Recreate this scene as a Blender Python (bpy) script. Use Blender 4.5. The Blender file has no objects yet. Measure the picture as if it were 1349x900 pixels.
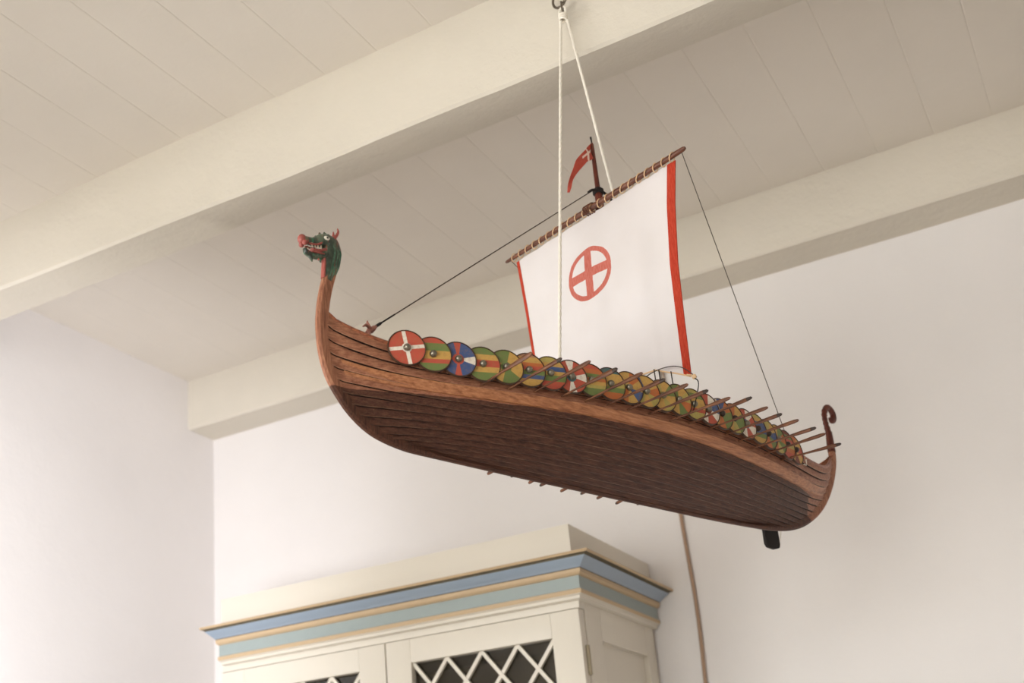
import bpy, bmesh, math, random
from mathutils import Vector, Matrix
random.seed(4)
C = bpy.context.scene.collection
R = math.radians
PI = math.pi

# ------------------------------------------------------------------ helpers
def srgb(r, g, b):
    f = lambda c: (c/255/12.92) if c/255 <= .04045 else ((c/255+.055)/1.055)**2.4
    return (f(r), f(g), f(b), 1)

def mesh_obj(name, bm, mats, parent=None, smooth=None, loc=None):
    me = bpy.data.meshes.new(name)
    bmesh.ops.recalc_face_normals(bm, faces=bm.faces)
    bm.to_mesh(me); bm.free()
    if not isinstance(mats, (list, tuple)): mats = [mats]
    for m in mats: me.materials.append(m)
    if smooth is not None:
        me.polygons.foreach_set('use_smooth', [True]*len(me.polygons))
        me.set_sharp_from_angle(angle=R(smooth))
    o = bpy.data.objects.new(name, me)
    C.objects.link(o)
    if parent: o.parent = parent
    if loc: o.location = loc
    return o

def empty(name, loc, rz=0, parent=None):
    o = bpy.data.objects.new(name, None); o.empty_display_size = .05
    C.objects.link(o); o.location = loc; o.rotation_euler = (0, 0, rz)
    if parent: o.parent = parent
    return o

def tag(o, label=None, cat=None, group=None, kind=None):
    if label: o['label'] = label
    if cat: o['category'] = cat
    if group: o['group'] = group
    if kind: o['kind'] = kind
    return o

def box(bm, x0, x1, y0, y1, z0, z1, bev=0, mi=0):
    vs = [bm.verts.new((x, y, z)) for x in (x0, x1) for y in (y0, y1) for z in (z0, z1)]
    q = [(0,1,3,2), (4,6,7,5), (0,4,5,1), (2,3,7,6), (0,2,6,4), (1,5,7,3)]
    fs = [bm.faces.new([vs[i] for i in f]) for f in q]
    for f in fs: f.material_index = mi
    if bev:
        es = list({e for f in fs for e in f.edges})
        bmesh.ops.bevel(bm, geom=es, offset=bev, segments=2, affect='EDGES', profile=.6)
    return fs

def frame_for(d, up=Vector((0, 0, 1))):
    d = d.normalized()
    if abs(d.dot(up)) > .98: up = Vector((1, 0, 0))
    a = up.cross(d).normalized(); b = d.cross(a).normalized()
    return a, b

def loft(bm, pts, rad, n=12, cap=True, side=None, mi=0):
    """tube through pts; rad = list of r or (r_in_b, r_in_a); side fixes the a axis"""
    pts = [Vector(p) for p in pts]; rings = []
    pa = None
    for i, p in enumerate(pts):
        d = (pts[min(i+1, len(pts)-1)] - pts[max(i-1, 0)])
        d.normalize()
        if side is not None:
            a = Vector(side); b = d.cross(a).normalized()
        elif pa is None:
            a, b = frame_for(d)
        else:
            a = (pa - d*pa.dot(d)).normalized(); b = d.cross(a).normalized()
        pa = a
        r = rad[i] if isinstance(rad, (list, tuple)) else rad
        rb, ra = r if isinstance(r, (list, tuple)) else (r, r)
        rings.append([bm.verts.new(p + a*math.cos(2*PI*k/n)*ra + b*math.sin(2*PI*k/n)*rb) for k in range(n)])
    for r0, r1 in zip(rings, rings[1:]):
        for k in range(n):
            f = bm.faces.new((r0[k], r0[(k+1) % n], r1[(k+1) % n], r1[k])); f.material_index = mi
    if cap:
        for r in (rings[0], rings[-1]):
            f = bm.faces.new(r); f.material_index = mi
    return rings

def catmull(pts, m=6):
    pts = [Vector(p) for p in pts]; out = []
    P = [pts[0]*2-pts[1]] + pts + [pts[-1]*2-pts[-2]]
    for i in range(1, len(P)-2):
        for k in range(m):
            t = k/m; a, b, c, d = P[i-1], P[i], P[i+1], P[i+2]
            out.append(.5*((2*b)+(c-a)*t+(2*a-5*b+4*c-d)*t*t+(3*b-a-3*c+d)*t**3))
    out.append(pts[-1]); return out

def interp(xs, ys, x):
    if x <= xs[0]: return ys[0]
    for a, b, p, q in zip(xs, xs[1:], ys, ys[1:]):
        if x <= b: return p + (q-p)*(x-a)/(b-a)
    return ys[-1]

def lathe(bm, prof, axis='z', n=32, origin=(0, 0, 0), mi=0):
    """prof = [(r, h)]; axis along z or y"""
    ox, oy, oz = origin; rings = []
    for r, h in prof:
        if r < 1e-7:
            p = (ox, oy, oz+h) if axis == 'z' else (ox, oy+h, oz)
            rings.append([bm.verts.new(p)]); continue
        ring = []
        for k in range(n):
            c, s = math.cos(2*PI*k/n)*r, math.sin(2*PI*k/n)*r
            ring.append(bm.verts.new((ox+c, oy+s, oz+h) if axis == 'z' else (ox+c, oy+h, oz+s)))
        rings.append(ring)
    for a, b in zip(rings, rings[1:]):
        for k in range(n):
            if len(a) == 1 and len(b) == 1: continue
            if len(a) == 1: f = bm.faces.new((a[0], b[(k+1) % n], b[k]))
            elif len(b) == 1: f = bm.faces.new((a[k], a[(k+1) % n], b[0]))
            else: f = bm.faces.new((a[k], a[(k+1) % n], b[(k+1) % n], b[k]))
            f.material_index = mi

def ball(bm, c, r, sc=(1, 1, 1), mi=0, seg=14):
    m = Matrix.Translation(Vector(c)) @ Matrix.Diagonal((sc[0], sc[1], sc[2], 1))
    g = bmesh.ops.create_uvsphere(bm, u_segments=seg, v_segments=seg//2+2, radius=r, matrix=m)
    for v in g['verts']:
        for f in v.link_faces: f.material_index = mi

# ------------------------------------------------------------------ materials
class NT:
    def __init__(s, name):
        s.m = bpy.data.materials.new(name); s.m.use_nodes = True
        s.t = s.m.node_tree; s.b = s.t.nodes['Principled BSDF']
        s.tc = s.t.nodes.new('ShaderNodeTexCoord')
    def n(s, typ, **kw):
        nd = s.t.nodes.new(typ)
        for k, v in kw.items(): setattr(nd, k, v)
        return nd
    def l(s, a, b): s.t.links.new(a, b)
    def val(s, sock, v):
        if hasattr(v, 'links') or hasattr(v, 'is_linked'): s.l(v, sock)
        else: sock.default_value = v
    def math(s, op, a, b=0, c=None, clamp=False):
        nd = s.n('ShaderNodeMath', operation=op, use_clamp=clamp)
        s.val(nd.inputs[0], a); s.val(nd.inputs[1], b)
        if c is not None: s.val(nd.inputs[2], c)
        return nd.outputs[0]
    def mix(s, f, a, b, mode='MIX'):
        nd = s.n('ShaderNodeMix', data_type='RGBA', blend_type=mode)
        s.val(nd.inputs[0], f); s.val(nd.inputs[6], a); s.val(nd.inputs[7], b)
        return nd.outputs[2]
    def xyz(s, which='Object'):
        nd = s.n('ShaderNodeSeparateXYZ'); s.l(s.tc.outputs[which], nd.inputs[0]); return nd.outputs
    def noise(s, scale, detail=4, rough=.55, stretch=(1, 1, 1), which='Object', out='Fac'):
        mp = s.n('ShaderNodeMapping'); s.l(s.tc.outputs[which], mp.inputs[0])
        mp.inputs['Scale'].default_value = stretch
        nd = s.n('ShaderNodeTexNoise'); nd.inputs['Scale'].default_value = scale
        nd.inputs['Detail'].default_value = detail; nd.inputs['Roughness'].default_value = rough
        s.l(mp.outputs[0], nd.inputs['Vector']); return nd.outputs[out]
    def ramp(s, f, stops, mode='LINEAR'):
        nd = s.n('ShaderNodeValToRGB'); cr = nd.color_ramp; cr.interpolation = mode
        while len(cr.elements) < len(stops): cr.elements.new(.5)
        for e, (p, c) in zip(cr.elements, sorted(stops, key=lambda q: q[0])):
            e.position = p; e.color = c if not isinstance(c, (int, float)) else (c, c, c, 1)
        s.val(nd.inputs[0], f); return nd.outputs[0]
    def bump(s, h, strength=.3, dist=.002):
        nd = s.n('ShaderNodeBump'); nd.inputs['Strength'].default_value = strength
        nd.inputs['Distance'].default_value = dist
        s.l(h, nd.inputs['Height']); s.l(nd.outputs[0], s.b.inputs['Normal'])
    def done(s, col=None, rough=.6, spec=.5, metal=0, **kw):
        if col is not None: s.val(s.b.inputs['Base Color'], col)
        s.val(s.b.inputs['Roughness'], rough); s.b.inputs['Specular IOR Level'].default_value = spec
        s.b.inputs['Metallic'].default_value = metal
        for k, v in kw.items(): s.b.inputs[k.replace('_', ' ')].default_value = v
        return s.m

def plain(name, col, rough=.6, spec=.4, metal=0, var=.12, scale=60):
    t = NT(name); nz = t.noise(scale)
    c2 = tuple(c*(1-var) for c in col[:3])+(1,)
    c1 = tuple(min(1, c*(1+var)) for c in col[:3])+(1,)
    return t.done(t.mix(nz, c1, c2), rough, spec, metal)

def plaster(name, col, bump=.35, stain=.06, scale=1.0):
    t = NT(name)
    n1 = t.noise(1.6*scale, 5, .6); n2 = t.noise(14*scale, 6, .65); n3 = t.noise(120, 3)
    c2 = tuple(c*(1-stain*2) for c in col[:3])+(1,)
    c = t.mix(t.ramp(n1, [(.35, 0.), (.7, 1.)]), col, c2)
    c = t.mix(t.math('MULTIPLY', t.ramp(n2, [(.45, 0.), (.75, 1.)]), stain*4), c, c2)
    h = t.math('ADD', t.math('MULTIPLY', n2, 1.), t.math('MULTIPLY', n3, .12))
    t.bump(h, bump, .012)
    return t.done(c, .85, .25)

M = {}
M['wall'] = plaster('wall_plaster', srgb(227, 223, 221), .14, .03)
M['beam'] = plaster('beam_paint', srgb(210, 203, 190), .25, .04, 1.4)
M['ceil'] = plaster('ceiling_paint', srgb(219, 212, 202), .15, .04, .8)
M['floor'] = plain('floor_boards', srgb(170, 160, 146), .5)
M['cab'] = plain('cabinet_cream_paint', srgb(208, 201, 188), .45, .4, var=.02, scale=6)
M['tan'] = plain('tan_paint_line', srgb(184, 160, 128), .5, .4, var=.05)
M['blue'] = plain('light_blue_paint', srgb(146, 161, 178), .35, .5, var=.04)
M['teal'] = plain('grey_green_paint', srgb(144, 154, 152), .45, .4, var=.04)
M['groove'] = plain('dark_groove', srgb(88, 80, 62), .6, .3)
M['hinge'] = plain('worn_hinge_paint', srgb(150, 138, 114), .5)
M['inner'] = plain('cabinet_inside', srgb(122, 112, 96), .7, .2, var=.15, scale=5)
M['cable'] = plain('brown_cable', srgb(160, 132, 110), .6)
M['rope'] = plain('white_cord', srgb(232, 226, 214), .8, .2, var=.06, scale=400)
M['steel'] = plain('zinc_steel', srgb(120, 112, 100), .35, .5, metal=.9)
M['black'] = plain('tarred_black', srgb(34, 28, 26), .7, .3)
M['line'] = plain('grey_rigging_line', srgb(82, 72, 64), .8, .2)
M['lace'] = plain('tan_lacing', srgb(224, 190, 150), .7, .2)
M['red'] = plain('red_paint', srgb(176, 62, 50), .5, .4)
M['pink'] = plain('worn_red_paint', srgb(150, 78, 70), .45, .4, var=.3, scale=150)
M['white'] = plain('white_paint', srgb(228, 222, 208), .45)
M['pane'] = None

def wood(name, a, b, c, rough=.45, stretch=(4, 40, 40), spec=.4, scale=9):
    t = NT(name)
    n = t.noise(scale, 6, .6, stretch); n2 = t.noise(scale*3, 4, .6, stretch)
    col = t.ramp(n, [(.3, a), (.52, b), (.7, c)])
    col = t.mix(t.math('MULTIPLY', t.ramp(n2, [(.5, 0.), (.72, 1.)]), .45), col, a)
    t.bump(n2, .25, .0006)
    return t.done(col, rough, spec)

M['wood'] = wood('brown_ship_wood', srgb(84, 44, 30), srgb(146, 84, 56), srgb(172, 108, 74))
M['wood_v'] = wood('brown_post_wood', srgb(100, 54, 38), srgb(150, 90, 62), srgb(170, 112, 82), stretch=(40, 40, 4))
M['wood_red'] = wood('red_brown_wood', srgb(56, 20, 14), srgb(92, 38, 24), srgb(120, 58, 36), stretch=(40, 40, 4))
M['oar'] = wood('oar_wood', srgb(62, 34, 22), srgb(104, 62, 38), srgb(134, 88, 56), stretch=(40, 5, 40))
M['oar_tip'] = plain('dark_oar_tip', srgb(50, 34, 26), .5, var=.25, scale=200)
M['yard'] = wood('yard_wood', srgb(58, 30, 22), srgb(104, 62, 44), srgb(132, 86, 62), stretch=(40, 5, 40))

# hull: bare brown planks above a dark painted bottom, the paint ends at a level line
def hull_mat(name, st1, st2):
    t = NT(name)
    x, y, z = t.xyz()
    n = t.noise(10, 6, .6, st1); n2 = t.noise(34, 5, .65, st2); n3 = t.noise(260, 3, .6); n4 = t.noise(22, 3, .5)
    brown = t.ramp(n, [(.28, srgb(108, 66, 50)), (.5, srgb(152, 102, 78)), (.72, srgb(178, 128, 98))])
    brown = t.mix(t.math('MULTIPLY', t.ramp(n2, [(.5, 0.), (.7, 1.)]), .5), brown, srgb(86, 46, 32))
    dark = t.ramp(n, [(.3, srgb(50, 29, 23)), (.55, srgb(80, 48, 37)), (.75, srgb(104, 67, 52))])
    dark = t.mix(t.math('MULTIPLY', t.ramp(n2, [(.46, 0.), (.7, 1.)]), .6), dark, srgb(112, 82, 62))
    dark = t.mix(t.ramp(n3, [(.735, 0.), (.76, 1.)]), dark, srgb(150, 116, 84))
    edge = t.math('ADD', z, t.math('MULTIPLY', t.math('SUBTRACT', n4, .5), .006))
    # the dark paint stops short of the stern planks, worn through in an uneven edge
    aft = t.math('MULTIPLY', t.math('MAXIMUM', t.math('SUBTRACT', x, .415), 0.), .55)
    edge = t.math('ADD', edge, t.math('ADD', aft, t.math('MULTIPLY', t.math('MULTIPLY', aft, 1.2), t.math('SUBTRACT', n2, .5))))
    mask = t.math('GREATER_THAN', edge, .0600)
    t.bump(n2, .3, .0008)
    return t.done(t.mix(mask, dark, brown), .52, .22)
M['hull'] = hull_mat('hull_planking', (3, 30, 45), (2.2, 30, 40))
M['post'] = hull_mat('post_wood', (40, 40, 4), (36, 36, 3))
M['seam_shade'] = plain('hull_seam_shade', srgb(34, 20, 16), .7, .2)  # dark colour painting in the shade along the plank seams
t = NT('plank_edge_highlight'); x, y, z = t.xyz(); n = t.noise(26, 5, .65, (1, 8, 8))  # highlight along the plank edges put into the colour, in patches
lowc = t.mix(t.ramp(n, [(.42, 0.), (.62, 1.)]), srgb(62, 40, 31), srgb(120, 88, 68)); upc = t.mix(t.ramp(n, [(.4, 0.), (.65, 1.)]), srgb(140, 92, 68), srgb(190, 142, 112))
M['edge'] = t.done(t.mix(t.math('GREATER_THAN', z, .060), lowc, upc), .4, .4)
M['wale'] = wood('wale_wood', srgb(128, 78, 50), srgb(172, 114, 76), srgb(190, 134, 94), stretch=(3, 40, 40))

# glass
gm = bpy.data.materials.new('cabinet_glass'); gm.use_nodes = True
b = gm.node_tree.nodes['Principled BSDF']
b.inputs['Base Color'].default_value = (.72, .68, .58, 1); b.inputs['Roughness'].default_value = .04
b.inputs['Transmission Weight'].default_value = 1; b.inputs['IOR'].default_value = 1.45
M['pane'] = gm

# ------------------------------------------------------------------ room
WX, BY, CZ = -2.215, 2.636, 3.0          # left wall, back wall, ceiling
EX, FY = 3.4, -2.6                        # right wall, front wall (behind the camera)

def struct(name, bm, m, label, smooth=None):
    o = mesh_obj(name, bm, m, smooth=smooth); tag(o, label, 'room', kind='structure'); return o

def wall_with_holes(bm, axis, pos, thick, u0, u1, z0, z1, holes):
    """wall slab with rectangular openings; axis 'x': plane x=pos, u=y"""
    us = sorted({u0, u1, *[h[0] for h in holes], *[h[1] for h in holes]})
    zs = sorted({z0, z1, *[h[2] for h in holes], *[h[3] for h in holes]})
    for a, b_ in zip(us, us[1:]):
        for c, d in zip(zs, zs[1:]):
            if any(h[0] <= a and b_ <= h[1] and h[2] <= c and d <= h[3] for h in holes): continue
            if axis == 'x': box(bm, min(pos, pos+thick), max(pos, pos+thick), a, b_, c, d)
            else: box(bm, a, b_, min(pos, pos+thick), max(pos, pos+thick), c, d)

def plaster_face(bm, axis, pos, u0, u1, z0, z1, amp, nu=60, nz=36):
    from mathutils import noise
    g = []
    for i in range(nu+1):
        row = []
        for j in range(nz+1):
            u = u0+(u1-u0)*i/nu; zz = z0+(z1-z0)*j/nz
            e = noise.noise(Vector((u*1.7, zz*1.7, pos*3)))*amp + noise.noise(Vector((u*5, zz*5, pos)))*amp*.35
            if i in (0, nu) or j in (0, nz): e = 0
            row.append(bm.verts.new((pos+e, u, zz) if axis == 'x' else (u, pos+e, zz)))
        g.append(row)
    for i in range(nu):
        for j in range(nz):
            bm.faces.new((g[i][j], g[i+1][j], g[i+1][j+1], g[i][j+1]))

bm = bmesh.new(); plaster_face(bm, 'y', BY, WX, EX, 0, CZ, .005); box(bm, WX-.2, EX+.2, BY+.01, BY+.2, 0, CZ)
struct('wall_back', bm, M['wall'], 'uneven white plastered back wall behind the cabinet', 50)
W1 = (-2.3, .35, 1.1, 2.28)
bm = bmesh.new(); wall_with_holes(bm, 'x', WX, -.25, FY, BY+.2, 0, CZ, [W1])
struct('wall_left', bm, M['wall'], 'white plastered wall on the left, brightly lit')
W2 = (-1.95, .2, 1.2, 2.55)
bm = bmesh.new(); wall_with_holes(bm, 'y', FY, -.25, WX-.25, EX+.2, 0, CZ, [W2])
struct('wall_front', bm, M['wall'], 'white plastered wall with a window')
bm = bmesh.new(); box(bm, EX, EX+.2, FY-.25, BY+.2, 0, CZ)
struct('wall_right', bm, M['wall'], 'white plastered wall on the right')
bm = bmesh.new(); box(bm, WX-.25, EX+.2, FY-.25, BY+.2, -.1, 0)
struct('floor', bm, M['floor'], 'wooden floor')

# boarded ceiling: grooves every 117 mm running away from the viewer
bm = bmesh.new(); prof = []
gx = -1.298 - .1164*9
while gx < EX:
    if gx > WX+.02:
        prof += [(gx-.0020, CZ), (gx-.0004, CZ+.0008), (gx+.0004, CZ+.0008), (gx+.0020, CZ)]
    gx += .1164
prof = [(WX-.25, CZ)] + prof + [(EX+.2, CZ)]
lo = [[bm.verts.new((px, yy, pz)) for px, pz in prof] for yy in (FY-.25, BY+.2)]
for i in range(len(prof)-1): bm.faces.new((lo[0][i], lo[0][i+1], lo[1][i+1], lo[1][i]))
box(bm, WX-.25, EX+.2, FY-.25, BY+.2, CZ+.02, CZ+.15)
struct('ceiling', bm, M['ceil'], 'cream painted board ceiling between the beams')

# beams, slightly uneven, old
def beam(name, y0, y1, z0, label, amp=.003, x0=WX, x1=EX, dip=0):
    from mathutils import noise
    bm = bmesh.new(); n = 90; rings = []
    for i in range(n+1):
        xx = x0+(x1-x0)*i/n
        e = lambda k: noise.noise(Vector((xx*2.3, k*7.1+y0*3, 0)))*amp + noise.noise(Vector((xx*9, k*3.1+y0, 2)))*amp*.4
        c = .005; zf = z0 - dip*min(1, max(0, (xx+1.95)/.8))
        pr = [(y0+e(1), CZ+.012), (y0+e(2), zf+c+e(3)), (y0+c+e(2), zf+e(3)), (y1-c+e(4), z0+e(5)), (y1+e(4), z0+c+e(5)), (y1+e(6), CZ+.012)]
        rings.append([bm.verts.new((xx, a, b_)) for a, b_ in pr])
    for a, b_ in zip(rings, rings[1:]):
        for k in range(6): bm.faces.new((a[k], a[(k+1) % 6], b_[(k+1) % 6], b_[k]))
    bm.faces.new(rings[0]); bm.faces.new(rings[-1])
    return struct(name, bm, M['beam'], label, 40)
beam('trim_1', 1.594, 1.702, 2.829, 'cream painted ceiling beam crossing above the ship', dip=.012)
beam('trim_2', 2.524, 2.66, 2.849, 'cream painted ceiling beam along the back wall', .002)
beam('trim_3', .62, .74, 2.83, 'cream painted ceiling beam nearest the viewer')
beam('trim_4', -.36, -.24, 2.83, 'cream painted ceiling beam behind the viewer')
beam('trim_5', -1.33, -1.21, 2.83, 'cream painted ceiling beam at the front of the room')

def window(name, axis, pos, h, nx=3, nz=4):
    bm = bmesh.new(); u0, u1, z0, z1 = h; w = .055
    def bx(a, b_, c, d, t=.05):
        if axis == 'x': box(bm, pos-.12, pos-.12+t, a, b_, c, d)
        else: box(bm, a, b_, pos-.12, pos-.12+t, c, d)
    bx(u0, u0+w, z0, z1); bx(u1-w, u1, z0, z1); bx(u0+w, u1-w, z0, z0+w); bx(u0+w, u1-w, z1-w, z1)
    for i in range(1, nx): bx(u0+(u1-u0)*i/nx-.016, u0+(u1-u0)*i/nx+.016, z0+w, z1-w, .035)
    for i in range(1, nz): bx(u0+w, u1-w, z0+(z1-z0)*i/nz-.01, z0+(z1-z0)*i/nz+.01, .03)
    o = mesh_obj(name, bm, M['white']); tag(o, 'white painted window frame with glazing bars', 'window', kind='structure')
window('window_1', 'x', WX, W1); window('window_2', 'y', FY, W2)

# daylight: a bright overcast sky outside, entering through the two window openings
world = bpy.data.worlds.new('daylight'); bpy.context.scene.world = world
world.use_nodes = True; nt = world.node_tree; bg = nt.nodes['Background']
tc = nt.nodes.new('ShaderNodeTexCoord'); sp = nt.nodes.new('ShaderNodeSeparateXYZ'); rp = nt.nodes.new('ShaderNodeValToRGB')
nt.links.new(tc.outputs['Generated'], sp.inputs[0]); nt.links.new(sp.outputs[2], rp.inputs[0])
rp.color_ramp.elements[0].position = 0.0; rp.color_ramp.elements[0].color = (.60, .60, .58, 1)
rp.color_ramp.elements[1].position = .12; rp.color_ramp.elements[1].color = (.885, .945, 1.0, 1)
nt.links.new(rp.outputs[0], bg.inputs[0]); bg.inputs[1].default_value = 18.0

def portal(name, loc, rot, sx, sy):
    l = bpy.data.lights.new(name, 'AREA'); l.shape = 'RECTANGLE'; l.size = sx; l.size_y = sy
    l.cycles.is_portal = True
    o = bpy.data.objects.new(name, l); C.objects.link(o); o.location = loc; o.rotation_euler = rot
portal('window_daylight_left', (WX-.2, (W1[0]+W1[1])/2, (W1[2]+W1[3])/2), (0, R(-90), 0), W1[3]-W1[2], W1[1]-W1[0])
portal('window_daylight_front', ((W2[0]+W2[1])/2, FY-.2, (W2[2]+W2[3])/2), (R(90), 0, 0), W2[1]-W2[0], W2[3]-W2[2])

# unseen spot light added to brighten the left wall, no fixture behind it
l = bpy.data.lights.new('added_left_wall_spot', 'SPOT'); l.energy = 132; l.shadow_soft_size = .16; l.color = (.93, .94, 1)
l.spot_size = R(74); l.spot_blend = 1.0
o = bpy.data.objects.new('added_left_wall_spot', l); C.objects.link(o); o.location = (-1.15, .75, 1.8)
o.rotation_euler = (Vector((-2.215, 1.82, 2.22))-o.location).to_track_quat('-Z', 'Y').to_euler()

# ------------------------------------------------------------------ cabinet
cab = empty('display_cabinet', (-1.388, 2.42, 0))
tag(cab, 'tall cream cupboard with a blue cornice and lattice glass doors, against the back wall', 'cabinet')
ox, oy = -1.388, 2.42
def cobj(name, bm, m, smooth=None, parent=cab):
    bmesh.ops.translate(bm, verts=bm.verts, vec=(-ox, -oy, 0) if parent is cab else (-ox, -oy, 0))
    return mesh_obj(name, bm, m, parent, smooth)
L, Rr, F, B = -1.842, -.937, 2.215, 2.622
bm = bmesh.new()
box(bm, L, L+.022, F+.03, B, .08, 2.09, .002)                       # left side
box(bm, Rr-.05, Rr, F+.03, 2.319, .08, 2.09, .0015)                   # right side: stiles and rails
box(bm, Rr-.05, Rr, 2.572, B, .08, 2.09, .0015)
box(bm, Rr-.05, Rr, 2.319, 2.572, 2.009, 2.09, .0015)
box(bm, Rr-.05, Rr, 2.319, 2.572, .95, 1.03, .0015)
box(bm, Rr-.05, Rr, 2.319, 2.572, .08, .16, .0015)
box(bm, L+.02, Rr-.02, F+.03, B, 2.07, 2.09)                          # top
box(bm, L+.02, Rr-.02, F+.03, B, .08, .11)
box(bm, L+.02, Rr-.02, F+.03, B, .96, .985)
box(bm, L, Rr, F+.002, F+.03, 2.062, 2.09, .001)                   # head rail over the doors
box(bm, L+.02, Rr-.02, F+.04, B-.03, 0, .08)
cobj('body', bm, M['cab'], 30)
bm = bmesh.new(); box(bm, Rr-.03, Rr-.012, 2.315, 2.576, 1.02, 2.014, .002); box(bm, Rr-.03, Rr-.012, 2.315, 2.576, .15, .96, .002)
cobj('side_panel', bm, M['cab'])
bm = bmesh.new(); box(bm, L+.022, Rr-.052, B-.02, B-.004, .985, 2.07)
box(bm, L+.0225, L+.026, F+.05, B-.02, .985, 2.07); box(bm, Rr-.056, Rr-.0505, F+.05, B-.02, .985, 2.07); box(bm, L+.03, Rr-.06, F+.05, B-.02, 2.058, 2.069)
cobj('inside_lining', bm, M['inner'])
for zz in (1.34, 1.7):
    bm = bmesh.new(); box(bm, L+.027, Rr-.057, F+.07, B-.022, zz, zz+.018, .001); cobj('shelf', bm, M['inner'])

def door(x0, x1, gx0, gx1, hinge):
    zt, zb, gz1, gz0 = 2.0605, 1.0, 2.010, 1.06
    bm = bmesh.new(); T = .026
    box(bm, x0, gx0, F, F+T, zb, zt, .0015); box(bm, gx1, x1, F, F+T, zb, zt, .0015)
    box(bm, gx0, gx1, F, F+T, gz1, zt, .0015); box(bm, gx0, gx1, F, F+T, zb, gz0, .0015)
    d = cobj('door', bm, M['cab'], 30)
    bm = bmesh.new()                                                  # diamond lattice
    w = .0078; pitch = (gx1-gx0)/4; slope = 1.28; hgt = gz1-gz0
    def bar(xa, za, xb, zb_, y0, y1):
        dx, dz = xb-xa, zb_-za; q = math.hypot(dx, dz)
        if q < .004: return
        nx_, nz_ = -dz/q*w/2, dx/q*w/2
        vs = []
        for yy in (y0, y1):
            for (px, pz) in ((xa+nx_, za+nz_), (xa-nx_, za-nz_), (xb-nx_, zb_-nz_), (xb+nx_, zb_+nz_)):
                vs.append(bm.verts.new((px, yy, pz)))
        for f in ((0,1,2,3), (7,6,5,4), (0,4,5,1), (1,5,6,2), (2,6,7,3), (3,7,4,0)): bm.faces.new([vs[i] for i in f])
    for k in range(-16, 22):
        for sgn, yy in ((1, F+.0085), (-1, F+.0095)):
            # line z = gz1 - slope*sgn*(x - xs)
            xs = gx0 + pitch*k
            pts = []
            for xx in (gx0, gx1):
                zz = gz1 - slope*sgn*(xx-xs)
                if gz0 <= zz <= gz1: pts.append((xx, zz))
            for zz in (gz0, gz1):
                xx = xs + (gz1-zz)/(slope*sgn)
                if gx0 < xx < gx1: pts.append((xx, zz))
            if len(pts) >= 2:
                pts.sort(); (xa, za), (xb, zb_) = pts[0], pts[-1]
                bar(xa, za, xb, zb_, yy, yy+.007)
    bmesh.ops.translate(bm, verts=bm.verts, vec=(-ox, -oy, 0)); mesh_obj('lattice', bm, M['cab'], d)
    bm = bmesh.new(); box(bm, gx0, gx1, F+.018, F+.021, gz0, gz1)
    bmesh.ops.translate(bm, verts=bm.verts, vec=(-ox, -oy, 0)); mesh_obj('glass_pane', bm, M['pane'], d)
    hx = x1 if hinge > 0 else x0
    for zz in (1.13, 1.96):
        bm = bmesh.new()
        lathe(bm, [(0, zz-.03), (.0042, zz-.029), (.0042, zz+.029), (0, zz+.03)], n=10, origin=(hx+.003*hinge, F+.02, 0))
        bmesh.ops.translate(bm, verts=bm.verts, vec=(-ox, -oy, 0)); mesh_obj('hinge', bm, M['hinge'], d, 40)
    bm = bmesh.new(); kx = (x0+.03) if hinge > 0 else (x1-.03)
    lathe(bm, [(.004, 0), (.004, -.012), (.011, -.018), (.011, -.026), (0, -.03)], axis='y', n=16, origin=(kx, F, 1.45))
    bmesh.ops.translate(bm, verts=bm.verts, vec=(-ox, -oy, 0)); mesh_obj('knob', bm, M['cab'], d, 40)
    bm = bmesh.new(); box(bm, x0, x1, F, F+T, .12, .96, .002); box(bm, x0+.09, x1-.09, F-.004, F+.001, .2, .88, .0015)
    cobj('lower_door', bm, M['cab'], 30)
door(L+.002, -1.3935, -1.776, -1.461, -1)
door(-1.3905, Rr-.002, -1.33, -1.001, 1)

# cornice: one mitred profile round front and both sides
def sweep(bm, prof, mis, xl, xr, yf, yb, kl, kr):
    """prof [(out, z)] ; kl / kr scale the overhang on the left and right end"""
    cols = []
    for o_, z_ in prof:
        cols.append([bm.verts.new((xl-o_*kl, yb, z_)), bm.verts.new((xl-o_*kl, yf-o_, z_)), bm.verts.new((xr+o_*kr, yf-o_, z_)), bm.verts.new((xr+o_*kr, yb, z_))])
    for i in range(len(prof)-1):
        for k in range(3):
            f = bm.faces.new((cols[i][k], cols[i][k+1], cols[i+1][k+1], cols[i+1][k])); f.material_index = mis[i]
    f = bm.faces.new(cols[0]); f.material_index = mis[0]; f = bm.faces.new(cols[-1]); f.material_index = mis[-1]
    for s_ in (0, 3): 
        f = bm.faces.new([c[s_] for c in cols]); f.material_index = 0
prof = [(.000, 2.076), (.006, 2.078), (.006, 2.083), (.013, 2.086), (.015, 2.090), (.015, 2.094), (.011, 2.096),
        (.011, 2.1215), (.016, 2.123), (.020, 2.127), (.020, 2.1335), (.0215, 2.135), (.026, 2.1385), (.034, 2.1425), (.042, 2.147), (.048, 2.1505),
        (.049, 2.153), (.058, 2.1535), (.061, 2.156), (.060, 2.159), (.0, 2.160)]
mis = [0, 0, 0, 1, 1, 1, 2, 1, 1, 1, 4, 3, 3, 3, 3, 4, 4, 1, 1, 1]
bm = bmesh.new(); sweep(bm, prof, mis, L+.012, Rr+.004, F-.006, B+.006, .35, .88)
cobj('cornice', bm, [M['cab'], M['tan'], M['teal'], M['blue'], M['groove']])
bm = bmesh.new(); box(bm, -1.822, -.93, 2.19, B+.004, 2.16, 2.227, .002)
cobj('top_box', bm, M['cab'], 30)

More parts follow.
